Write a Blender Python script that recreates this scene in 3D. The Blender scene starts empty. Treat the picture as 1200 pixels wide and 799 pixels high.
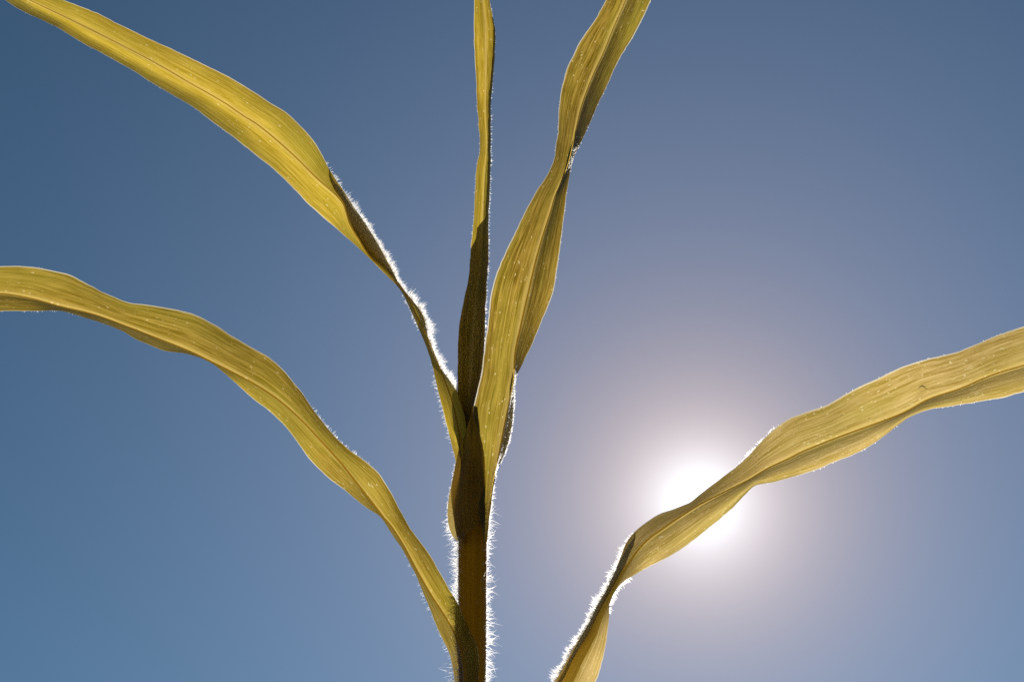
import bpy, math, random
import numpy as np
from mathutils import Vector, noise

random.seed(11)
rng = np.random.default_rng(11)
scene = bpy.context.scene
COL = scene.collection

# ------------------------------------------------------------------ camera
W, H, LENS = 1200.0, 799.0, 50.0
F = W * LENS / 36.0
PITCH = math.radians(35)
CAMZ = 0.35
SP, CP = math.sin(PITCH), math.cos(PITCH)
Y0 = 0.42                                   # distance of the stalk's axis in front of the camera


def rays(px, py):
    a = (np.asarray(px, float) - W / 2) / F
    b = -(np.asarray(py, float) - H / 2) / F
    return np.stack([a, CP - b * SP, SP + b * CP], -1)


def at(px, py, d):
    """Point on the sight line through a photo position, d metres behind the stalk's plane."""
    r = rays(px, py)
    k = (Y0 + np.asarray(d, float)) / r[..., 1]
    p = r * k[..., None]
    p[..., 2] += CAMZ
    return p


cam = bpy.data.cameras.new('camera')
cam.lens = LENS
cam.sensor_width = 36
cam.clip_start = 0.01
cam.clip_end = 6000
cam_ob = bpy.data.objects.new('camera', cam)
cam_ob.location = (0, 0, CAMZ)
cam_ob.rotation_euler = (math.pi / 2 + PITCH, 0, 0)
COL.objects.link(cam_ob)
scene.camera = cam_ob

# ------------------------------------------------------------------ light
SUN = Vector(rays(821, 590).tolist()).normalized()
ELEV, AZIM = math.asin(SUN.z), math.atan2(SUN.x, SUN.y)
sl = bpy.data.lights.new('sun', 'SUN')
sl.energy = 5.0
sl.angle = math.radians(0.5)
sl.color = (1.0, 0.93, 0.82)
so = bpy.data.objects.new('sun', sl)
so.rotation_euler = (-SUN).to_track_quat('-Z', 'Y').to_euler()
so.location = (0, 0, 5)
COL.objects.link(so)

world = bpy.data.worlds.new('World')
scene.world = world
world.use_nodes = True
nt = world.node_tree
nt.nodes.clear()


def nd(tree, kind, **kw):
    n = tree.nodes.new(kind)
    for k, v in kw.items():
        setattr(n, k, v)
    return n


def mth(tree, op, a, b=None, clamp=False):
    n = tree.nodes.new('ShaderNodeMath')
    n.operation = op
    n.use_clamp = clamp
    for i, v in enumerate((a, b)):
        if v is None:
            continue
        if isinstance(v, (int, float)):
            n.inputs[i].default_value = v
        else:
            tree.links.new(v, n.inputs[i])
    return n.outputs[0]


def mixc(tree, fac, a, b, mode='MIX'):
    n = tree.nodes.new('ShaderNodeMix')
    n.data_type = 'RGBA'
    n.blend_type = mode
    n.clamp_factor = True
    for s, v in ((n.inputs['Factor'], fac), (n.inputs['A'], a), (n.inputs['B'], b)):
        pass
    ins = [i for i in n.inputs if i.enabled]
    for i, v in zip(ins, (fac, a, b)):
        if isinstance(v, (int, float)):
            i.default_value = v
        elif isinstance(v, tuple):
            i.default_value = (*v, 1.0)
        else:
            tree.links.new(v, i)
    return [o for o in n.outputs if o.enabled][0]


sky = nd(nt, 'ShaderNodeTexSky', sky_type='NISHITA', sun_disc=False)
sky.sun_elevation = ELEV
sky.sun_rotation = AZIM
sky.air_density, sky.dust_density, sky.ozone_density = 1.0, 0.0, 6.0
tint = nd(nt, 'ShaderNodeMix', data_type='RGBA', blend_type='MULTIPLY')
ti = [i for i in tint.inputs if i.enabled]
ti[0].default_value = 1.0
nt.links.new(sky.outputs[0], ti[1])
ti[2].default_value = (0.928, 1.058, 0.92, 1)          # the camera's white balance
bg = nd(nt, 'ShaderNodeBackground')
bg.inputs[1].default_value = 0.05
nt.links.new([o for o in tint.outputs if o.enabled][0], bg.inputs[0])
# the sun's aureole: light scattered forward by haze, falling off with the angle from the sun
tc = nd(nt, 'ShaderNodeTexCoord')
dot = nd(nt, 'ShaderNodeVectorMath', operation='DOT_PRODUCT')
nrm = nd(nt, 'ShaderNodeVectorMath', operation='NORMALIZE')
nt.links.new(tc.outputs['Generated'], nrm.inputs[0])
nt.links.new(nrm.outputs[0], dot.inputs[0])
dot.inputs[1].default_value = SUN
ang = mth(nt, 'ARCCOSINE', mth(nt, 'MINIMUM', dot.outputs['Value'], 1.0))
ang = mth(nt, 'MULTIPLY', ang, 180 / math.pi)


def halo(sigma, col, power=1.0):
    e = mth(nt, 'EXPONENT', mth(nt, 'MULTIPLY', mth(nt, 'POWER', mth(nt, 'DIVIDE', ang, sigma), power), -1.0))
    b = nd(nt, 'ShaderNodeBackground')
    b.inputs[0].default_value = (*col, 1)
    nt.links.new(e, b.inputs[1])
    return b.outputs[0]


def add(tree, a, b):
    n = tree.nodes.new('ShaderNodeAddShader')
    tree.links.new(a, n.inputs[0])
    tree.links.new(b, n.inputs[1])
    return n.outputs[0]


out = nd(nt, 'ShaderNodeOutputWorld')
tot = add(nt, bg.outputs[0], halo(1.5, (0.577, 1.03, 1.368)))
tot = add(nt, tot, halo(4.0, (0.85, 0.40, 0.03)))
tot = add(nt, tot, halo(2.0, (0.08, 0.10, 0.10), 2.0))
tot = add(nt, tot, halo(20.0, (0.1225, 0.1304, 0.1782), 2.0))
nt.links.new(tot, out.inputs['Surface'])

vs = scene.view_settings
vs.view_transform = 'Standard'
vs.look = 'None'
vs.exposure = 0.0
vs.gamma = 1.0
vs.use_curve_mapping = False
scene.cycles.max_bounces = 16
scene.cycles.diffuse_bounces = 6
scene.cycles.transmission_bounces = 10
scene.cycles.transparent_max_bounces = 48
scene.cycles.use_denoising = False
scene.cycles.denoiser = 'OPENIMAGEDENOISE'


# ------------------------------------------------------------------ materials
def leaf_material(name, base=(0.62, 0.46, 0.045), low=(0.40, 0.28, 0.018), speck=0.5, fleck=1.0, blotch=0.15, seed=0.0, trans=0.72, margin=(0.95, 0.9, 0.75)):
    m = bpy.data.materials.new(name)
    m.use_nodes = True
    t = m.node_tree
    t.nodes.clear()
    L = t.links
    uv = nd(t, 'ShaderNodeUVMap', uv_map='UVMap')
    ac = nd(t, 'ShaderNodeAttribute', attribute_name='across', attribute_type='GEOMETRY')
    au = mth(t, 'ABSOLUTE', ac.outputs['Fac'])

    def nz(sx, sy, scale=1.0, detail=3, off=0.0, rough=0.55):
        mp = nd(t, 'ShaderNodeMapping')
        mp.inputs['Scale'].default_value = (sx, sy, 1)
        mp.inputs['Location'].default_value = (off + seed, off * 1.7 + seed * 2.3, seed)
        L.new(uv.outputs[0], mp.inputs[0])
        n = nd(t, 'ShaderNodeTexNoise', noise_dimensions='3D')
        n.inputs['Scale'].default_value = scale
        n.inputs['Detail'].default_value = detail
        n.inputs['Roughness'].default_value = rough
        L.new(mp.outputs[0], n.inputs['Vector'])
        return n.outputs['Fac']

    def rng_(v, a, b, lo=0.0, hi=1.0):
        n = nd(t, 'ShaderNodeMapRange')
        n.inputs['From Min'].default_value = a
        n.inputs['From Max'].default_value = b
        n.inputs['To Min'].default_value = lo
        n.inputs['To Max'].default_value = hi
        L.new(v, n.inputs['Value'])
        return n.outputs[0]

    veins = rng_(nz(1300, 42, detail=4, rough=0.6), 0.36, 0.64)          # parallel veins
    fine = rng_(nz(650, 14, detail=4, off=3), 0.34, 0.66)      # longer streaks
    mott = rng_(nz(560, 95, detail=4, off=7), 0.34, 0.66)     # mottling
    big = rng_(nz(90, 18, detail=2, off=13), 0.25, 0.75)
    fac = mth(t, 'ADD', mth(t, 'MULTIPLY', veins, 0.50), mth(t, 'MULTIPLY', fine, 0.30))
    fac = mth(t, 'ADD', fac, mth(t, 'MULTIPLY', mott, 0.30))
    fac = mth(t, 'ADD', fac, mth(t, 'MULTIPLY', big, 0.22))
    fac = mth(t, 'ADD', mth(t, 'MULTIPLY', mth(t, 'SUBTRACT', fac, 0.66), 1.55), 0.48, clamp=True)
    col = mixc(t, fac, low, base)
    # greener and yellower patches
    col = mixc(t, mth(t, 'MULTIPLY', rng_(nz(50, 12, detail=2, off=23), 0.45, 0.75), 0.45), col, (0.47, 0.42, 0.05))
    # pale band beside the midrib
    band = mth(t, 'SUBTRACT', 1.0, rng_(au, 0.04, 0.17), clamp=True)
    col = mixc(t, mth(t, 'MULTIPLY', band, 0.55), col, (0.70, 0.53, 0.17))
    # pale flecks between the veins, broken along them
    fl = rng_(nz(1000, 170, detail=3, off=41, rough=0.6), 0.60, 0.74)
    flz = rng_(nz(120, 40, detail=2, off=47), 0.36, 0.62)
    col = mixc(t, mth(t, 'MULTIPLY', mth(t, 'MULTIPLY', fl, flz), 0.38 * fleck), col, (0.86, 0.66, 0.28))
    bl = mth(t, 'MULTIPLY', rng_(nz(330, 170, detail=4, off=61, rough=0.65), 0.655, 0.70), rng_(nz(60, 25, detail=1, off=67), 0.45, 0.6))
    col = mixc(t, mth(t, 'MULTIPLY', bl, blotch), col, (0.97, 0.85, 0.55))
    # specks: grains of pollen and dust, tiny scars
    mp = nd(t, 'ShaderNodeMapping')
    mp.inputs['Scale'].default_value = (1500, 900, 1)
    mp.inputs['Location'].default_value = (seed * 3, seed, 0)
    L.new(uv.outputs[0], mp.inputs[0])
    vo = nd(t, 'ShaderNodeTexVoronoi', voronoi_dimensions='2D', feature='F1')
    vo.inputs['Scale'].default_value = 1.0
    L.new(mp.outputs[0], vo.inputs['Vector'])
    sep = nd(t, 'ShaderNodeSeparateColor')
    L.new(vo.outputs['Color'], sep.inputs[0])
    clus = rng_(nz(160, 60, detail=2, off=31), 0.42, 0.68)
    thr = mth(t, 'MULTIPLY', clus, 0.20 * speck)
    pick = mth(t, 'LESS_THAN', sep.outputs[0], mth(t, 'ADD', thr, 0.018 * speck))
    rad = mth(t, 'MULTIPLY', mth(t, 'POWER', sep.outputs[1], 2.0), 0.5)
    dotm = mth(t, 'MULTIPLY', pick, rng_(mth(t, 'SUBTRACT', vo.outputs['Distance'], rad), 0.22, 0.02))
    col = mixc(t, mth(t, 'MULTIPLY', dotm, 0.75), col, (0.95, 0.82, 0.42))
    # darker scars
    pick2 = mth(t, 'MULTIPLY', mth(t, 'GREATER_THAN', sep.outputs[0], 0.9975), rng_(vo.outputs['Distance'], 0.45, 0.2))
    col = mixc(t, mth(t, 'MULTIPLY', pick2, 0.6), col, (0.16, 0.08, 0.01))
    # clear hyaline margin, whitened to paint in the backlit rim line
    edge = rng_(au, 0.955, 0.985)
    col = mixc(t, mth(t, 'MULTIPLY', edge, 0.75), col, margin)
    tr = nd(t, 'ShaderNodeBsdfTranslucent')
    L.new(col, tr.inputs['Color'])
    pr = nd(t, 'ShaderNodeBsdfPrincipled')
    dcol = mixc(t, fac, (0.055, 0.06, 0.012), (0.115, 0.11, 0.02))
    L.new(dcol, pr.inputs['Base Color'])
    pr.inputs['Roughness'].default_value = 0.42
    pr.inputs['Specular IOR Level'].default_value = 0.35
    bump = nd(t, 'ShaderNodeBump')
    bump.inputs['Strength'].default_value = 0.35
    bump.inputs['Distance'].default_value = 0.0004
    L.new(mth(t, 'ADD', veins, mth(t, 'MULTIPLY', mott, 0.5)), bump.inputs['Height'])
    L.new(bump.outputs[0], pr.inputs['Normal'])
    L.new(bump.outputs[0], tr.inputs['Normal'])
    mx = nd(t, 'ShaderNodeMixShader')
    mx.inputs[0].default_value = trans
    L.new(pr.outputs[0], mx.inputs[1])
    L.new(tr.outputs[0], mx.inputs[2])
    o = nd(t, 'ShaderNodeOutputMaterial')
    L.new(mx.outputs[0], o.inputs['Surface'])
    return m


def solid_material(name, lo, hi, rough=0.45, trans=0.0, tcol=(0.5, 0.3, 0.03), sx=900, sy=10):
    m = bpy.data.materials.new(name)
    m.use_nodes = True
    t = m.node_tree
    t.nodes.clear()
    L = t.links
    uv = nd(t, 'ShaderNodeUVMap', uv_map='UVMap')
    mp = nd(t, 'ShaderNodeMapping')
    mp.inputs['Scale'].default_value = (sx, sy, 1)
    L.new(uv.outputs[0], mp.inputs[0])
    n = nd(t, 'ShaderNodeTexNoise')
    n.inputs['Scale'].default_value = 1
    n.inputs['Detail'].default_value = 5
    L.new(mp.outputs[0], n.inputs['Vector'])
    mr = nd(t, 'ShaderNodeMapRange')
    mr.inputs['From Min'].default_value = 0.32
    mr.inputs['From Max'].default_value = 0.68
    L.new(n.outputs['Fac'], mr.inputs['Value'])
    pr = nd(t, 'ShaderNodeBsdfPrincipled')
    L.new(mixc(t, mr.outputs[0], lo, hi), pr.inputs['Base Color'])
    pr.inputs['Roughness'].default_value = rough
    pr.inputs['Specular IOR Level'].default_value = 0.12
    bump = nd(t, 'ShaderNodeBump')
    bump.inputs['Strength'].default_value = 0.4
    bump.inputs['Distance'].default_value = 0.0004
    L.new(mr.outputs[0], bump.inputs['Height'])
    L.new(bump.outputs[0], pr.inputs['Normal'])
    tr = nd(t, 'ShaderNodeBsdfTranslucent')
    L.new(mixc(t, mr.outputs[0], tuple(c * 0.75 for c in tcol), tcol), tr.inputs['Color'])
    mx = nd(t, 'ShaderNodeMixShader')
    mx.inputs[0].default_value = trans
    L.new(pr.outputs[0], mx.inputs[1])
    L.new(tr.outputs[0], mx.inputs[2])
    o = nd(t, 'ShaderNodeOutputMaterial')
    L.new(mx.outputs[0], o.inputs['Surface'])
    return m


def hair_material():
    m = bpy.data.materials.new('plant_hair')
    m.use_nodes = True
    t = m.node_tree
    t.nodes.clear()
    tr = nd(t, 'ShaderNodeBsdfTranslucent')
    tr.inputs['Color'].default_value = (0.98, 0.97, 0.95, 1)
    gl = nd(t, 'ShaderNodeBsdfGlossy')
    gl.inputs['Color'].default_value = (0.95, 0.95, 0.95, 1)
    gl.inputs['Roughness'].default_value = 0.35
    mx = nd(t, 'ShaderNodeMixShader')
    mx.inputs[0].default_value = 0.12
    t.links.new(tr.outputs[0], mx.inputs[1])
    t.links.new(gl.outputs[0], mx.inputs[2])
    clear = nd(t, 'ShaderNodeBsdfTransparent')          # glassy fibres pass part of the light straight on
    fwd = nd(t, 'ShaderNodeBsdfRefraction')             # and scatter part of it strongly forward
    fwd.inputs['Color'].default_value = (1, 0.98, 0.95, 1)
    fwd.inputs['Roughness'].default_value = 0.8
    fwd.inputs['IOR'].default_value = 1.5
    m1 = nd(t, 'ShaderNodeMixShader')
    m1.inputs[0].default_value = 0.17
    t.links.new(mx.outputs[0], m1.inputs[1])
    t.links.new(fwd.outputs[0], m1.inputs[2])
    m2 = nd(t, 'ShaderNodeMixShader')
    m2.inputs[0].default_value = 0.25
    t.links.new(m1.outputs[0], m2.inputs[1])
    t.links.new(clear.outputs[0], m2.inputs[2])
    o = nd(t, 'ShaderNodeOutputMaterial')
    t.links.new(m2.outputs[0], o.inputs['Surface'])
    return m


M_HAIR = hair_material()
M_STALK = solid_material('stalk_skin', (0.08, 0.044, 0.001), (0.16, 0.088, 0.004), trans=0.44, tcol=(0.62, 0.43, 0.014), sx=600, sy=4)
M_RIB = solid_material('midrib_skin', (0.10, 0.07, 0.012), (0.17, 0.13, 0.03), trans=0.88, tcol=(0.9, 0.68, 0.16))
M_LEAF = {
    'upper_left': leaf_material('leaf_yellow_green', speck=0.2, fleck=0.7, seed=1.0, base=(0.72, 0.52, 0.075), low=(0.45, 0.31, 0.018)),
    'lower_left': leaf_material('leaf_olive_gold', speck=0.35, seed=2.0, base=(0.62, 0.435, 0.080), low=(0.27, 0.185, 0.008)),
    'upright': leaf_material('leaf_young', speck=0.25, seed=3.0, base=(0.60, 0.42, 0.055), low=(0.30, 0.20, 0.008)),
    'upper_right': leaf_material('leaf_gold', speck=0.3, fleck=1.2, seed=4.0, base=(0.50, 0.34, 0.060), low=(0.16, 0.10, 0.003)),
    'right': leaf_material('leaf_dusty_gold', speck=1.0, fleck=1.5, blotch=0.8, seed=5.0, base=(0.81, 0.60, 0.235), low=(0.44, 0.30, 0.055)),
}


# ------------------------------------------------------------------ mesh helpers
def link(name, me, mat, parent=None):
    o = bpy.data.objects.new(name, me)
    if mat is not None:
        me.materials.append(mat)
    COL.objects.link(o)
    o.parent = parent
    return o


def spline(pts, n):
    """Smooth line through pts, n points spaced evenly along it."""
    p = np.asarray(pts, float)
    p = np.vstack([2 * p[0] - p[1], p, 2 * p[-1] - p[-2]])
    res = []
    for i in range(1, len(p) - 2):
        a, b, c, d = p[i - 1], p[i], p[i + 1], p[i + 2]
        t0 = 0.0
        t1 = t0 + max(np.linalg.norm(b - a), 1e-6) ** 0.5
        t2 = t1 + max(np.linalg.norm(c - b), 1e-6) ** 0.5
        t3 = t2 + max(np.linalg.norm(d - c), 1e-6) ** 0.5
        t = np.linspace(t1, t2, 24, endpoint=False)[:, None]
        a1 = (t1 - t) / (t1 - t0) * a + (t - t0) / (t1 - t0) * b
        a2 = (t2 - t) / (t2 - t1) * b + (t - t1) / (t2 - t1) * c
        a3 = (t3 - t) / (t3 - t2) * c + (t - t2) / (t3 - t2) * d
        b1 = (t2 - t) / (t2 - t0) * a1 + (t - t0) / (t2 - t0) * a2
        b2 = (t3 - t) / (t3 - t1) * a2 + (t - t1) / (t3 - t1) * a3
        res.append((t2 - t) / (t2 - t1) * b1 + (t - t1) / (t2 - t1) * b2)
    res.append(p[-2][None])
    q = np.vstack(res)
    s = np.concatenate([[0], np.cumsum(np.linalg.norm(np.diff(q, axis=0), axis=1))])
    u = np.linspace(0, s[-1], n)
    return np.stack([np.interp(u, s, q[:, k]) for k in range(2)], -1)


def keyed(keys, t):
    """Smoothly eased value through (t, value) keys."""
    k = np.asarray(sorted(keys), float)
    x = np.interp(t, k[:, 0], np.arange(len(k)))
    i = np.clip(np.floor(x).astype(int), 0, len(k) - 2)
    f = x - i
    f = f * f * (3 - 2 * f)
    return k[i, 1] * (1 - f) + k[i + 1, 1] * f


SUNV = np.array(SUN)


def unit(v):
    return v / np.maximum(np.linalg.norm(v, axis=-1, keepdims=True), 1e-9)


def grid_mesh(name, P, U, smooth=True, mask=None):
    """P: rows x cols x 3, U: across value per column (rows x cols)."""
    n, m, _ = P.shape
    idx = np.arange(n * m).reshape(n, m)
    faces = np.stack([idx[:-1, :-1], idx[:-1, 1:], idx[1:, 1:], idx[1:, :-1]], -1).reshape(-1, 4)
    if mask is not None:
        faces = faces[mask.reshape(-1)]
    me = bpy.data.meshes.new(name)
    me.from_pydata(P.reshape(-1, 3).tolist(), [], faces.tolist())
    if smooth:
        me.polygons.foreach_set('use_smooth', [True] * len(me.polygons))
    at_ = me.attributes.new('across', 'FLOAT', 'POINT')
    at_.data.foreach_set('value', U.reshape(-1).astype(np.float32))
    # metric UVs: across, along
    du = np.concatenate([np.zeros((n, 1)), np.cumsum(np.linalg.norm(np.diff(P, axis=1), axis=2), axis=1)], 1)
    mid = np.argmin(np.abs(U[0]))
    half = np.percentile(np.abs(du - du[:, mid:mid + 1])[:, np.abs(U[0]) <= 1.001].max(axis=1), 70)
    du = U * half                                                 # veins run with the blade
    c = P[:, m // 2]
    dv = np.concatenate([[0], np.cumsum(np.linalg.norm(np.diff(c, axis=0), axis=1))])
    uvp = np.stack([du, np.repeat(dv[:, None], m, 1)], -1).reshape(-1, 2)
    lay = me.uv_layers.new(name='UVMap')
    li = np.empty(len(me.loops), np.int32)
    me.loops.foreach_get('vertex_index', li)
    lay.data.foreach_set('uv', uvp[li].reshape(-1).astype(np.float32))
    me.update()
    return me


def t_at(line, x, y):
    q = spline(line, 600)
    return float(np.argmin((q[:, 0] - x) ** 2 + (q[:, 1] - y) ** 2)) / 599


class Blade:
    """A leaf blade spun between traced lines, each with its own run of depths."""

    def __init__(self, lines, depths, us, n=220, sub=9, bulge=None, wave=0.0012, seed=0.0, curl=None, rough=1.0):
        t = np.linspace(0, 1, n)
        cols = [spline(l, n) for l in lines]
        ds = [keyed(d, t) for d in depths]
        for q in (0, len(cols) - 1):                  # slightly uneven edges, a nick here and there
            tg = unit(np.gradient(cols[q], axis=0))
            nm = np.stack([-tg[:, 1], tg[:, 0]], -1)
            jit = np.array([0.55 * noise.noise((x * 60, q * 3.1 + seed, 1.0)) + 0.4 * noise.noise((x * 170, q * 5.3 + seed, 6.0)) for x in t])
            cols[q] = cols[q] + nm * (jit * rough)[:, None]
        if curl is not None:                          # edge rolled behind the last line, shaped to block the sun there
            amount, depth = keyed(curl['amount'], t), curl['depth']
            c = cols[-1] + (cols[curl['to']] - cols[-1]) * amount[:, None]
            dd = ds[-1] + (ds[curl['to']] - ds[-1]) * amount + depth * np.minimum(amount * 3, 1)
            cols.append(c)
            ds.append(dd)
            us = us + [us[-1] + 0.9]
            for q in range(curl.get('turns', 0)):              # unseen further turns behind the first, added to darken the strip
                a2 = np.clip(amount * 1.06 - 0.03, 0, 1)
                goal = cols[-2]
                cols.append(cols[-1] + (goal - cols[-1]) * a2[:, None] * (0.995 if q % 2 == 0 else 0.96))
                ds.append(ds[-1] + curl['depth'] * 0.5 * np.minimum(a2 * 3, 1))
                us = us + [us[-1] + 0.9]
        bulge = (bulge or []) + [0.0003] * 8
        PX, D, U = [], [], []
        for i in range(len(cols) - 1):
            for k in range(sub + (1 if i == len(cols) - 2 else 0)):
                s = k / sub
                PX.append(cols[i] * (1 - s) + cols[i + 1] * s)
                b = bulge[i]
                b = keyed(b, t) if isinstance(b, list) else b
                D.append(ds[i] * (1 - s) + ds[i + 1] * s + b * 4 * s * (1 - s))
                U.append(np.full(n, us[i] * (1 - s) + us[i + 1] * s))
        PX, D, U = np.stack(PX, 1), np.stack(D, 1), np.stack(U, 1)
        if wave:
            env = np.sin(np.pi * np.clip(t * 1.02, 0, 1)) ** 0.5
            for j in range(D.shape[1]):
                for i in range(n):
                    u = U[i, j]
                    w = min(abs(u), 1.0) ** 1.5
                    D[i, j] += env[i] * w * wave * 2 * noise.noise((t[i] * 9, 4.0 * np.sign(u) + seed * 7, seed))
                    D[i, j] += env[i] * w * wave * 0.5 * noise.noise((t[i] * 34, 9.0 * np.sign(u) + seed, seed))
        self.mask = np.ones((n - 1, U.shape[1] - 1), bool)
        if curl is not None:
            self.mask[:, 2 * sub:] = (np.minimum(amount[1:], amount[:-1]) > 0.035)[:, None]
        self.P = at(PX[..., 0], PX[..., 1], D)
        self.U, self.t, self.n, self.m = U, t, n, PX.shape[1]
        self.sign = 1

    def tangent(self):
        return np.gradient(self.P, axis=0)

    def point(self, t, j):
        x = np.clip(t, 0, 1) * (self.n - 1)
        i = np.clip(np.floor(x).astype(int), 0, self.n - 2)
        f = (x - i)[:, None]
        return self.P[i, j] * (1 - f) + self.P[i + 1, j] * f


def hair_mesh(name, root, direc, length, width, bend=0.35):
    """Many thin tapering hairs, each a narrow blade of two segments and a point."""
    k = len(root)
    d = unit(direc)
    r = SUNV + rng.normal(size=(k, 3)) * 0.35
    side = unit(np.cross(d, r))
    sag = unit(rng.normal(size=(k, 3))) * bend
    p0 = root
    p1 = root + d * (length * 0.5)[:, None]
    p2 = root + unit(d + sag * 0.6) * length[:, None]
    w = (width * 0.5)[:, None]
    V = np.stack([p0 - side * w, p0 + side * w, p1 - side * w * 0.8, p1 + side * w * 0.8, p2], 1).reshape(-1, 3)
    b = np.arange(k) * 5
    q = np.stack([b, b + 1, b + 3, b + 2], -1)
    tri = np.stack([b + 2, b + 3, b + 4], -1)
    me = bpy.data.meshes.new(name)
    me.from_pydata(V.tolist(), [], q.tolist() + tri.tolist())
    me.update()
    return me


PXM = 0.0003                                     # one photo pixel at the plant, in metres


def hairs(blade, parent, specs):
    """specs: (column, inner column, t0, t1, count, min px, max px, lean to the sun side, width px)"""
    R, D, Ln, Wd = [], [], [], []
    T = unit(blade.tangent())
    for (j, jin, t0, t1, cnt, l0, l1, lean, wpx, band) in specs:
        t = rng.uniform(t0, t1, cnt)
        t = np.clip(t + 0.004 * rng.normal(size=cnt), min(t0, t1), max(t0, t1))
        ends = np.minimum(t - min(t0, t1), max(t0, t1) - t) / (0.3 * abs(t1 - t0))
        clump = np.array([noise.noise((x * 150, j * 2.0, l1)) for x in t])
        t = t[(ends + 0.08 > rng.uniform(0, 1, cnt)) & (0.8 + clump > rng.uniform(0, 1, cnt))]      # thinning out, in clumps
        cnt = len(t)
        edge, inn = blade.point(t, j), blade.point(t, jin)
        i = np.clip((t * (blade.n - 1)).astype(int), 0, blade.n - 1)
        Tj = T[i, j]
        outw = unit(np.cross(Tj, SUNV)) * (-1 if j > jin else 1) * blade.sign  # out from the edge, across the sunlight
        nrm_ = unit(np.cross(Tj, outw))
        nrm_ *= np.sign((nrm_ @ SUNV))[:, None]                  # the sunlit side
        f = rng.uniform(0, 1, cnt)[:, None] ** 1.5 * band
        root = edge * (1 - f) + inn * f
        a = lean + rng.normal(size=cnt)[:, None] * 0.28
        d = outw * np.cos(a) + nrm_ * np.sin(a) + T[i, j] * rng.normal(0.15, 0.28, cnt)[:, None]
        ln = (l0 + (l1 - l0) * rng.beta(1.4, 2.9, cnt)) * PXM * 0.85
        fade = np.minimum(1, np.minimum(t - min(t0, t1), max(t0, t1) - t) / (0.12 * abs(t1 - t0) + 1e-6))
        ln *= (0.45 + 0.55 * fade) * np.clip(1 + 0.9 * np.array([noise.noise((x * 90, j + 5.0, l1)) for x in t]), 0.4, 1.6)
        R.append(root); D.append(d); Ln.append(ln)
        Wd.append(np.full(cnt, wpx * 0.55 * PXM) * rng.uniform(0.7, 1.2, cnt))
    me = hair_mesh('leaf_hairs', np.vstack(R), np.vstack(D), np.concatenate(Ln), np.concatenate(Wd))
    o = link('leaf_hairs', me, M_HAIR, parent)
    o['kind'] = 'stuff'
    return o


def midrib(blade, parent, col, wkeys, h=0.0007):
    """A raised rib under the blade, along one of its columns."""
    t = blade.t
    c = blade.P[:, col]
    T = unit(blade.tangent()[:, col])
    side = unit(blade.P[:, col + 1] - blade.P[:, col - 1])
    nrm_ = unit(np.cross(T, side))
    nrm_ *= np.sign(nrm_ @ np.array([0, -1.0, 0]))[:, None]
    w = keyed(wkeys, t) * PXM
    k = 7
    P = np.empty((blade.n, k, 3))
    U = np.empty((blade.n, k))
    for j in range(k):
        s = -1 + 2 * j / (k - 1)
        hh = np.sqrt(max(0, 1 - s * s))
        P[:, j] = c + side * (w * 0.5 * s)[:, None] + nrm_ * (w * 0.45 * hh + 0.00006)[:, None]
        U[:, j] = s
    me = grid_mesh('midrib', P, U)
    return link('midrib', me, M_RIB, parent)


# ------------------------------------------------------------------ the plant
base = at(553.5, 799, 0.0)
plant = bpy.data.objects.new('corn_plant', None)
plant.empty_display_size = 0.1
COL.objects.link(plant)
plant['label'] = 'backlit young corn plant with golden green leaves and white glowing hairs against the blue sky'
plant['category'] = 'plant'


def tube(name, centres, radii, mat, parent, seg=28):
    n = len(centres)
    a = np.linspace(0, 2 * np.pi, seg + 1)
    P = np.empty((n, seg + 1, 3))
    T = unit(np.gradient(centres, axis=0))
    ref = np.array([0, 1.0, 0])
    for i in range(n):
        s = unit(np.cross(T[i], ref))
        b = np.cross(s, T[i])
        P[i] = centres[i] + radii[i] * (np.cos(a)[:, None] * s + np.sin(a)[:, None] * b)
    U = np.repeat(np.linspace(-0.9, 0.9, seg + 1)[None], n, 0)
    me = grid_mesh(name, P, U)
    return link(name, me, mat, parent)


# stalk: from the soil up into the whorl
cl = []
rad = []
top = [(553.6, 799), (554.0, 740), (553.5, 690), (554.0, 640), (555.0, 600), (556, 570), (556, 540), (556, 500), (556, 480)]
rpx = [15.8, 16.2, 16.6, 16.8, 16.2, 14.5, 12.5, 9.5, 7]
lowp = at(553.6, 799, 0.0)
for z in np.linspace(0.0, 1.0, 14)[:-1]:
    cl.append([lowp[0] + 0.004 * math.sin(z * 3), lowp[1], lowp[2] * z])
    rad.append(0.0088 - 0.0038 * z)
for (x, y), r in zip(top, rpx):
    cl.append(at(x, y, 0.0))
    rad.append(np.linalg.norm(at(x + r, y, 0) - at(x, y, 0)))
cl, rad = np.array(cl), np.array(rad)
u = np.linspace(0, 1, 200)
s = np.linspace(0, 1, len(cl))
cl2 = np.stack([np.interp(u, s, cl[:, k]) for k in range(3)], -1)
rad2 = np.interp(u, s, rad)
stalk = tube('stalk', cl2, rad2, M_STALK, plant)


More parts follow.
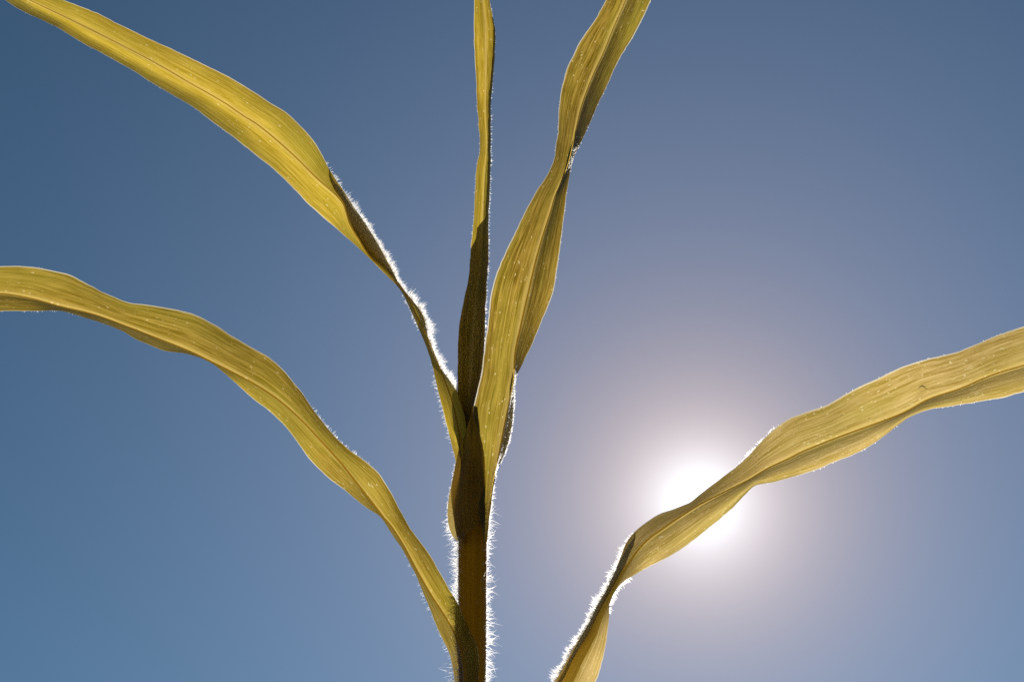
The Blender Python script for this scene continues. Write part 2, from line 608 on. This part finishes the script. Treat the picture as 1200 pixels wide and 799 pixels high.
def stalk_hairs():
    R, D, Ln = [], [], []
    # (y range in the photo, side, count, length px)
    for y0, y1, side, cnt, l0, l1, spread in ((590, 930, 1, 680, 4, 24, 0.9), (590, 930, 1, 450, 1.5, 4, 0.9), (630, 720, -1, 520, 5, 26, 0.8), (620, 760, -1, 500, 2, 5, 0.8), (730, 940, -1, 900, 4, 20, 0.7),
                                      (560, 940, 0, 1600, 3, 12, 0.5)):
        y = rng.uniform(y0, y1, cnt)
        cx = np.interp(y, [500, 600, 640, 690, 740, 940], [556, 555, 554, 553.5, 554, 553.6])
        r = np.interp(y, [500, 540, 570, 600, 640, 690, 799, 940], [9.5, 12.5, 14.5, 16.2, 16.8, 16.6, 15.8, 15.8])
        if side == 0:
            th = np.pi / 2 + rng.uniform(-1.3, 1.3, cnt)
        elif side == 1:
            th = rng.normal(0.15, 0.45, cnt)
        else:
            th = np.pi - rng.normal(0.15, 0.45, cnt)
        c = at(cx, y, np.zeros(cnt))
        k = np.linalg.norm(at(cx + 1, y, np.zeros(cnt)) - c, axis=1)
        n_ = np.stack([np.cos(th), np.sin(th), np.zeros(cnt)], -1)
        R.append(c + n_ * (r * k)[:, None] * 0.98)
        D.append(n_ + rng.normal(size=(cnt, 3)) * np.array([0.3, 0.3, 0.42]) + np.array([0, 0, 0.12]))
        g = l0 + (l1 - l0) * rng.beta(1.3, 2.2, cnt)
        g *= 0.75 + 0.5 * np.array([noise.noise((yy * 0.03, side * 5.0, 2.0)) for yy in y]) + np.clip((y - 690) / 250, 0, 0.35)
        Ln.append(np.maximum(g, 2) * PXM)
    R, D, Ln = np.vstack(R), np.vstack(D), np.concatenate(Ln)
    me = hair_mesh('stalk_hairs', R, D, Ln, rng.uniform(0.22, 0.45, len(R)) * PXM, bend=0.9)
    o = link('stalk_hairs', me, M_HAIR, stalk)
    o['kind'] = 'stuff'


stalk_hairs()


def make_leaf(label, mat, blade, rib_col, rib_w, hair_specs):
    me = grid_mesh('leaf', blade.P, blade.U, mask=blade.mask)
    lf = link('leaf', me, mat, plant)
    if label:
        lf['label'] = label
    if rib_col is not None:
        midrib(blade, lf, rib_col, rib_w)
    if hair_specs:
        hairs(blade, lf, hair_specs)
    return lf


SUB = 9
# ---- upper left leaf: lines run base -> tip
UL_B = [(540, 640), (537, 622), (534, 600), (531, 584), (529.8, 572), (530.5, 562), (534, 543), (529, 520), (522.6, 495), (516.4, 470), (510, 443), (502.7, 415), (495, 395), (485, 372.7), (475, 350), (465, 335),
        (450, 320), (432.6, 302.6), (415, 286), (405, 277.5), (382.7, 257.8), (362.7, 240.5), (350, 227.5), (325, 202), (300, 182), (275, 162.6),
        (250, 144), (225, 125), (195, 107.7), (162.8, 87.7), (137.7, 72.6), (100, 52.6), (72.6, 36), (50, 24), (25, 12.5), (5, 0), (-60, -38), (-170, -95), (-280, -130)]
UL_R = [(548, 640), (546, 610), (544, 580), (543, 562), (542, 545), (540, 520), (535, 495), (529, 470), (520, 445), (508, 415), (500, 395), (489, 372), (479, 352), (468, 334),
        (452, 318), (433, 301), (420, 280), (410, 263), (402.8, 240), (397, 232), (390, 225), (370, 207.7), (350, 187.7), (325, 165), (300, 145),
        (287, 137), (262, 120), (225, 99), (180, 73), (130, 47), (80, 22), (40, 3), (-40, -38), (-160, -93), (-280, -130)]
UL_A = [(560, 640), (560, 610), (560, 580), (559, 550), (556, 518), (552.5, 488), (547.7, 477.6), (535, 457.6), (520, 436), (515, 430), (505, 410), (500, 387.7), (495, 367.7), (486.4, 355),
        (477.6, 345), (467.6, 332.6), (460, 317.6), (450, 298), (437.6, 277.5), (430, 265), (415, 243), (400, 220), (393, 209), (384.8, 196.6),
        (377.6, 181.5), (368.6, 166.5), (358, 153), (347.6, 142.5), (334, 131), (316, 120), (300, 109), (263, 87.7), (225, 69), (190, 52.6), (150, 34),
        (117.7, 17.5), (75, 0), (0, -32), (-140, -88), (-280, -130)]
ya = lambda x, y: t_at(UL_A, x, y)
yb = lambda x, y: t_at(UL_B, x, y)
ul = Blade([UL_B, UL_R, UL_A],
           [[(0, .004), (yb(531, 575), .004), (yb(531, 531), .002), (yb(524, 500), -.011), (yb(512, 450), -.016), (yb(487, 376), -.006), (.36, .012), (.5, .009), (.75, -.016), (1, -.05)],
            [(0, -.003), (yb(531, 560), -.004), (yb(512, 450), -.0065), (.26, .003), (.36, .004), (.5, -.004), (1, -.052)],
            [(0, .001), (.1, .001), (.27, .009), (.36, .012), (.43, .006), (.5, .001), (1, -.05)]],
           [-1, 0, 1], bulge=[[(0, -.0008), (.35, -.0008), (.55, -.003), (1, 0)], [(0, -.0004), (.38, -.0004), (.48, -.0025), (.6, -.001), (1, 0)]], seed=1.3, wave=.0016,
           curl={'amount': [(0, .02), (ya(520, 436), .02), (ya(486, 355), .45), (ya(467, 332), .8), (ya(437, 277), .97), (ya(415, 243), .97), (ya(400, 220), .8),
                            (ya(392, 207), .45), (ya(385, 197), .02), (1, .02)], 'depth': .0007, 'to': 1, 'turns': 2})
jA, jR = 2 * SUB, SUB
h0, h1, h2 = ya(545, 472), ya(467, 332), ya(381, 189)
make_leaf('leaf sweeping to the upper left, twisted above its base with a band of white hairs', M_LEAF['upper_left'], ul, jR,
          [(0, 4), (.3, 2.5), (.6, 1.6), (1, 1)],
          [(jA, jR, h0, h1, 1800, 5, 19, 0.35, 0.7, 0.05), (jA, jR, h0, h1, 1200, 4, 11, 0.7, 0.9, 0.05),
           (jA, jR, h1 - .02, ya(405, 228), 1300, 4, 14, 0.35, 0.75, 0.05), (jA, jR, h1 - .02, ya(415, 243), 900, 3, 9, 0.7, 0.9, 0.05),
           (jA, jR, ya(420, 250), h2, 120, 3, 12, 0.3, 0.8, 0.03),
           (0, jR, t_at(UL_B, 534, 543), t_at(UL_B, 503, 415), 150, 3, 9, 0.3, 0.45, 0.05), (0, jR, t_at(UL_B, 495, 395), t_at(UL_B, 467, 338), 90, 2, 6, 0.3, 0.6, 0.05),
           (0, jR, .4, .9, 110, 1, 2, 0.2, 0.5, 0.02), (jA, jR, .45, .9, 60, 1, 2, 0.2, 0.5, 0.02)])

# ---- lower left leaf
LL_A = [(559, 930), (560, 850), (560.5, 799), (561.5, 774), (560, 759), (552.7, 741.7), (542.7, 721.7), (535, 704), (527.6, 691.7), (515, 669), (500, 644),
        (482.6, 621.5), (470, 599), (462.8, 585), (452.8, 567.8), (442.8, 552.7), (427.7, 540), (405, 522.7), (385, 502.6), (367.6, 480), (350, 455),
        (337.6, 440), (317.5, 420), (300, 410), (270.5, 392.7), (250, 379), (225, 367.7), (200, 361.4), (170, 357), (150, 354), (125, 344), (100, 331.4),
        (82.6, 322.6), (62.6, 317.6), (35, 312.6), (0, 312), (-50, 318), (-120, 345), (-200, 395), (-270, 470)]
LL_R = [(547, 930), (547, 850), (546, 799), (543, 770), (535, 745), (522, 722), (504, 694), (487, 664), (472, 636), (458, 615), (450, 606), (440, 592.8),
        (420, 567.8), (400, 542.7), (375, 515), (350, 489), (325, 467.6), (300, 451), (275.5, 437.8), (250, 425), (225, 412.7), (188, 397.7), (150, 382.7),
        (112.7, 369), (75, 360), (37.6, 350), (0, 344), (-50, 346), (-120, 366), (-200, 410), (-270, 470)]
LL_B = [(536, 930), (534, 850), (532.6, 799), (529, 775), (525, 761.8), (515, 741.7), (505, 716.7), (495, 691.7), (480, 659), (465, 634), (455, 619), (445, 605),
        (425, 591.5), (405, 575), (382.6, 557.7), (362.6, 537.7), (350, 520), (332.6, 497.6), (315, 481), (300, 470), (275.5, 448), (258, 433), (240, 421.5),
        (220, 415), (195, 411.5), (180, 406.5), (162.8, 399), (140, 386.5), (112.7, 376.4), (87.7, 369), (72.6, 364.7), (32.6, 364.7), (0, 365), (-50, 372),
        (-120, 392), (-200, 426), (-270, 470)]
ll = Blade([LL_B, LL_R, LL_A],
           [[(0, .004), (.1, .004), (.16, .010), (.24, .012), (.30, .008), (.4, .001), (.52, .003), (.6, .006), (.75, .006), (1, -.01)],
            [(0, -.0072), (.12, -.0075), (.22, -.003), (.4, -.005), (.6, -.008), (.75, -.010), (1, -.02)],
            [(0, -.0055), (.12, -.006), (.2, -.001), (.4, -.001), (.5, .001), (.6, -.003), (.75, -.006), (1, -.018)]],
           [-1, 0, 1], bulge=[[(0, -.0004), (.3, 0), (.6, .0012), (1, 0)], -.0008], seed=2.1, wave=.0032)
make_leaf('leaf arching to the lower left with a wavy edge', M_LEAF['lower_left'], ll, jR, [(0, 3), (.2, 3), (.5, 2.4), (.8, 1.8), (1, 1)],
          [(0, jR, .0, .26, 170, 3, 10, 0.3, 0.45, 0.06), (jA, jR, t_at(LL_A, 442, 552), t_at(LL_A, 355, 461), 170, 2, 7, 0.3, 0.5, 0.04),
           (0, jR, .62, .93, 110, 1, 3.5, 0.2, 0.8, 0.03), (jA, jR, .6, .9, 50, 1, 2.5, 0.2, 0.6, 0.03)])

# ---- upright young leaf in the middle, rolled into a tube at its base
UC_L = [(550, 560), (541, 500), (536.4, 460), (536.5, 425), (537, 395), (539, 375), (542.7, 355), (547.7, 332.6), (550, 317.6), (551.5, 290), (553.5, 274),
        (555.5, 250), (556.5, 229), (557.8, 203), (559.5, 189.4), (562.4, 177), (562, 165), (561, 150), (559, 120), (557.6, 87.7), (555.6, 50), (555.6, 0),
        (558, -60), (562, -140), (569, -220)]
UC_R = [(562, 560), (556, 500), (557, 468), (562.7, 445), (566.5, 420), (568, 400), (569, 362.7), (570.5, 332.6), (572.5, 300), (572.5, 255), (574, 225),
        (575, 187.5), (575.3, 160), (575, 137.7), (575.6, 115), (578, 90), (580, 62.6), (580.6, 40), (577.6, 20), (573.9, 0), (573, -60), (572, -140), (569, -220)]
n_c = 23
UC_M = [((a[0] + b[0]) / 2 + 1.5, (a[1] + b[1]) / 2) for a, b in zip(spline(UC_L, n_c), spline(UC_R, n_c))]
yc = lambda y: t_at(UC_R, 573, y)
uc = Blade([UC_L, UC_M, UC_R],
           [[(0, .001), (.35, .000), (.5, .001), (.7, -.001), (1, .01)],
            [(0, -.003), (.35, -.004), (.5, -.003), (.7, .000), (1, .01)],
            [(0, .001), (.35, .001), (.5, .001), (.7, .002), (1, .01)]],
           [-1, 0, 1], bulge=[-.0006, -.0006, .0025, .002], seed=3.7, wave=0.0005,
           curl={'amount': [(0, .98), (yc(303), .98), (yc(280), .5), (yc(258), .05), (1, .02)], 'depth': .004, 'to': 0, 'turns': 2})
make_leaf('narrow upright leaf in the middle, dark and rolled at its base', M_LEAF['upright'], uc, None, None,
          [(jA, jR, .1, .62, 650, 1.5, 6, 0.3, 0.6, 0.1), (jA, jR, .6, .78, 60, 1, 3, 0.3, 0.6, 0.1), (0, jR, .3, .6, 90, 1, 3, 0.2, 0.6, 0.03), (jA, jR, yc(285), yc(215), 120, 2, 5, -1.3, 0.8, 1.2)])

# unseen core standing for inner leaves, added to darken the whorl
core = np.array([at(x, y, .0022) for x, y in ((553, 560), (551, 500), (551, 450), (553, 400), (556, 350), (561, 300), (563, 270))])
tube('hidden_whorl_core', np.stack([np.interp(np.linspace(0, 1, 60), np.linspace(0, 1, 7), core[:, k]) for k in range(3)], -1),
     np.interp(np.linspace(0, 1, 60), np.linspace(0, 1, 7), [.0016, .0014, .0014, .0014, .0013, .0010, .0004]), M_STALK, plant)
# ---- upper right leaf
UR_L = [(567, 634), (561, 600), (557, 555), (554, 512), (554, 482), (557.7, 465), (562.7, 445), (566.5, 420), (569, 398), (571.5, 380), (574, 355), (579, 330),
        (588, 305), (600, 280), (610.8, 257), (622, 236), (631.4, 219.5), (642.7, 202.6), (648.5, 189), (651.5, 172), (653.8, 152), (654.8, 130), (657.8, 105),
        (662.8, 85), (672.8, 62.6), (685, 41), (698, 22.5), (710, 0), (724, -40), (748, -110), (790, -190)]
UR_R = [(569.5, 634), (573, 595), (579, 556), (584, 532.7), (590, 502.6), (597.8, 465), (601, 448), (602.5, 430), (604, 410), (610, 382.7), (618, 347.7), (625.4, 315),
        (635.4, 277.5), (645, 248), (650, 230.7), (658, 212), (665, 194), (670, 174), (675, 150), (681, 125), (693, 92.7), (708, 60), (720, 30), (733, 0), (745, -40),
        (764, -110), (790, -190)]
UR_B = [(571, 634), (575.5, 592), (581.5, 556), (585, 545), (592.7, 527.7), (599, 505), (601.8, 480), (602.2, 460), (605, 440), (610.5, 430), (623, 405), (635.4, 375),
        (648, 342.7), (654, 307.6), (657.7, 279.5), (660.5, 257), (663.3, 232.6), (667, 210), (670.8, 189.4), (678.3, 172.5), (690, 147.8), (700, 125), (713, 97.7),
        (725.4, 70), (738, 50), (750.4, 27.5), (763, 0), (776, -40), (790, -110), (790, -190)]
ub = lambda x, y: t_at(UR_B, x, y)
ur = Blade([UR_L, UR_R, UR_B],
           [[(0, -.0055), (.15, -.0055), (.3, -.003), (.42, .001), (.5, .006), (.62, .006), (.75, .006), (.88, .014), (1, .02)],
            [(0, -.003), (.08, -.003), (.15, -.0055), (.3, -.004), (.5, -.004), (.6, -.005), (.75, .002), (1, .02)],
            [(0, -.001), (.08, .001), (.12, .003), (.25, .005), (.32, .004), (.45, .006), (.52, .009), (.6, .014), (.68, .014), (.78, .016), (.9, .024), (1, .02)]],
           [-1, 0, 1], bulge=[-.0006, [(0, .0006), (.3, .0006), (.42, .003), (.6, .002), (.75, .002), (1, .0)]], seed=4.4, wave=0.0024)
make_leaf('broad leaf rising to the upper right with a dark fold beside its midrib', M_LEAF['upper_right'], ur, jR, [(0, 2.5), (.3, 2.5), (.6, 2), (1, 1)],
          [(jA, jR, ub(583, 550), ub(606, 438), 420, 1.5, 5, -0.9, 0.8, 0.9), (jR, 1, ub(583, 550) - .02, ub(606, 438) + .03, 900, 2, 7, -0.15, 0.8, 0.02), (jA, jR, ub(583, 550), ub(606, 438), 380, 1.5, 4, 0.5, 0.7, 0.1), (jA, jR, ub(573, 630), ub(582, 553), 170, 2, 8, 0.3, 0.4, 0.1), (jA, jR, ub(573, 630), ub(582, 553), 160, 1, 2.5, 0.3, 0.5, 0.1),
           (jA, jR, .3, .85, 130, 1, 3, 0.2, 0.7, 0.03), (jA, jR, ub(667, 210), ub(705, 113), 170, 1.5, 3.5, -1.3, 0.7, 0.9),
           (jA, jR, ub(668, 205), ub(680, 168), 160, 2, 4, -1.3, 0.8, 0.7), (0, jR, .52, .68, 70, 1, 3.5, 0.2, 0.6, 0.03)])

# ---- right leaf, crossing in front of the sun
RT_A = [(546, 985), (560, 945), (590, 895), (622, 845), (650, 799), (665, 772), (675, 754), (687.7, 734), (700, 709), (710, 691.7), (720, 671.6), (727, 654), (732.7, 637),
        (742.8, 624), (757.8, 611.5), (772.8, 602), (785, 598), (795, 594), (810, 587.7), (820, 579), (840, 564), (862.8, 546.4), (877.8, 532.6), (895, 513.9),
        (910, 500), (925, 490), (945.4, 482.6), (965.5, 476), (985.5, 465), (1005, 454), (1030, 442.6), (1055, 431), (1085, 421), (1120, 412.6), (1140, 405),
        (1165.5, 393.8), (1200, 382.5), (1270, 360), (1360, 352), (1480, 385)]
RT_R = [(560, 985), (574, 955), (605, 905), (640, 845), (665, 799), (678, 772), (692, 747), (702, 724), (712, 702), (721, 685), (734, 664), (747.8, 644), (760, 631),
        (775, 620), (800, 603), (820, 590.5), (850, 575), (875, 562.7), (900, 548), (925.4, 536.4), (937.6, 530), (987.7, 510), (1025, 496.5), (1060, 482.7),
        (1088, 467.7), (1125.4, 455), (1163, 439), (1200, 427.6), (1270, 402), (1360, 380), (1480, 385)]
RT_B = [(566, 985), (584, 962), (630, 905), (672, 845), (698, 799), (705, 777), (711, 749), (713.6, 722), (714.5, 708), (720, 694), (730, 681.6), (742.8, 674), (760, 664),
        (782.8, 653), (808, 636.6), (830, 619), (850, 603), (860, 594), (875, 577.7), (885, 569), (908, 564.7), (933, 557.7), (960.5, 549), (980.5, 540),
        (1000, 532.8), (1025, 519), (1050, 500), (1070, 486.5), (1090, 479.7), (1120, 475), (1150.5, 470), (1175.5, 466), (1200, 459), (1270, 440), (1360, 410), (1480, 385)]
ra = lambda x, y: t_at(RT_A, x, y)
rb = lambda x, y: t_at(RT_B, x, y)
rt = Blade([RT_B, RT_R, RT_A],
           [[(0, -.002), (.15, .004), (.26, .006), (.33, .009), (.4, .012), (.47, .012), (.6, .008), (.7, .008), (.82, .012), (1, -.03)],
            [(0, -.007), (.15, -.002), (.28, -.001), (.4, .001), (.7, -.003), (1, -.034)],
            [(0, -.004), (.15, .002), (.22, .004), (.28, .005), (ra(735, 637), .016), (ra(765, 606), .019), (ra(805, 590), .013), (ra(850, 556), .010), (.53, .006), (.7, .003), (1, -.03)]],
           [-1, 0, 1], bulge=[[(0, .0004), (.3, .0008), (.38, .004), (.47, .0045), (.6, .003), (.85, .003), (1, 0)], -.0006], seed=5.2, wave=.0034,
           curl={'amount': [(0, .9), (ra(655, 790), .55), (ra(668, 766), .8), (ra(685, 738), .97), (ra(722, 667), .97), (ra(735, 633), .6), (ra(748, 619), .02), (1, .02)],
                 'depth': .0007, 'to': 1, 'turns': 2})
rt.sign = -1
make_leaf('dusty leaf at right crossing in front of the sun, speckled and twisted', M_LEAF['right'], rt, jR, [(0, 12), (.2, 11), (.26, 7), (.34, 2.5), (.7, 2), (1, 1)],
          [(jA, jR, ra(615, 856), ra(741, 625), 2300, 4, 13, 0.35, 0.8, 0.06), (jA, jR, ra(615, 856), ra(735, 633), 1700, 3, 9, 0.7, 1.0, 0.06),
           (0, jR, rb(713, 719), rb(741, 675), 230, 3, 10, 0.35, 0.9, 0.05), (jA, jR, ra(858, 549), ra(912, 498), 200, 2, 6, 0.4, 0.7, 0.05),
           (jA, jR, .5, .95, 70, 1, 2.5, 0.2, 0.8, 0.03), (0, jR, .4, .95, 110, 1, 2.5, 0.2, 0.8, 0.03)])

# ---- sheath round the top of the stalk
SH_L = [(536, 634), (530, 627), (526, 616), (524.5, 600), (526.5, 580), (530.5, 560), (534, 543), (541.5, 520), (549, 496), (553, 486)]
SH_M = [(553, 621), (552, 617), (550.5, 611), (549.5, 600), (549, 580), (549.5, 560), (551, 540), (553, 516), (554, 496), (553.5, 486)]
SH_R = [(570.5, 612), (570.5, 609), (570.5, 604), (570, 600), (569.5, 580), (569, 556), (567.7, 535), (564, 515), (557.7, 497), (554, 486)]
sh = Blade([SH_L, SH_M, SH_R],
           [[(0, .002), (.5, .003), (1, -.007)], [(0, -.0066), (.3, -.0078), (.7, -.0086), (1, -.0085)], [(0, .000), (.4, -.0045), (.7, -.0072), (1, -.0085)]],
           [-1, 0, 1], n=90, bulge=[-.0018, -.0015], wave=0)
M_SHEATH = solid_material('sheath_skin', (0.13, 0.070, 0.006), (0.24, 0.135, 0.016), trans=0.55, tcol=(0.80, 0.62, 0.20), sx=700, sy=12)
me = grid_mesh('leaf_sheath', sh.P, sh.U)
shob = link('leaf_sheath', me, M_SHEATH, plant)
shob['label'] = 'dark brown leaf sheath wrapped round the top of the stalk with a lit left lip'
hairs(sh, shob, [(0, jR, .0, .95, 420, 1.5, 5, 0.4, 0.5, 0.04), (0, jR, .02, .2, 90, 5, 18, 0.3, 0.6, 0.04), (0, jR, .05, .55, 900, 2, 5, 1.2, 0.9, 0.7)])

# a crumb of plant debris lying on the right leaf
def crumb():
    line = np.array([at(x, y, -.0035 - z) for x, y, z in ((1076.5, 454.5, 0), (1078, 453, .0004), (1081, 451.8, .0007), (1083.5, 453.5, .0005), (1086.5, 456, 0))])
    ob = tube('debris_crumb', line, np.array([.00006, .00014, .0002, .00014, .00006]), solid_material('crumb_skin', (0.08, 0.04, 0.01), (0.4, 0.3, 0.12), sx=800, sy=900), None, seg=8)
    ob['label'] = 'tiny bent dark crumb lying on the speckled right leaf'
    ob['category'] = 'debris'


crumb()

# ------------------------------------------------------------------ the ground: dry field soil
def ground():
    n = 90
    rr = np.concatenate([[0], np.geomspace(0.05, 4000, n)])
    a = np.linspace(0, 2 * np.pi, 73)[:-1]
    V = [(base[0], base[1], 0)]
    for r in rr[1:]:
        for x in a:
            px, py = r * math.cos(x), r * math.sin(x)
            z = 0.012 * noise.noise((px * 9, py * 9, 0)) + 0.03 * noise.noise((px * 1.3, py * 1.3, 4)) if r < 40 else 0
            V.append((base[0] + px, base[1] + py, z * min(1, r * 3)))
    Fc = [(0, 1 + i, 1 + (i + 1) % 72) for i in range(72)]
    for k in range(n - 1):
        o = 1 + k * 72
        for i in range(72):
            j = (i + 1) % 72
            Fc.append((o + i, o + 72 + i, o + 72 + j, o + j))
    me = bpy.data.meshes.new('ground')
    me.from_pydata(V, [], Fc)
    me.polygons.foreach_set('use_smooth', [True] * len(me.polygons))
    m = bpy.data.materials.new('dry_soil')
    m.use_nodes = True
    t = m.node_tree
    p = t.nodes['Principled BSDF']
    co = nd(t, 'ShaderNodeTexCoord')
    nz = nd(t, 'ShaderNodeTexNoise')
    nz.inputs['Scale'].default_value = 14
    nz.inputs['Detail'].default_value = 8
    t.links.new(co.outputs['Object'], nz.inputs['Vector'])
    t.links.new(mixc(t, nz.outputs['Fac'], (0.09, 0.06, 0.035), (0.26, 0.19, 0.12)), p.inputs['Base Color'])
    p.inputs['Roughness'].default_value = 0.95
    b = nd(t, 'ShaderNodeBump')
    b.inputs['Distance'].default_value = 0.02
    t.links.new(nz.outputs['Fac'], b.inputs['Height'])
    t.links.new(b.outputs[0], p.inputs['Normal'])
    o = link('ground', me, m)
    o['kind'] = 'structure'


ground()
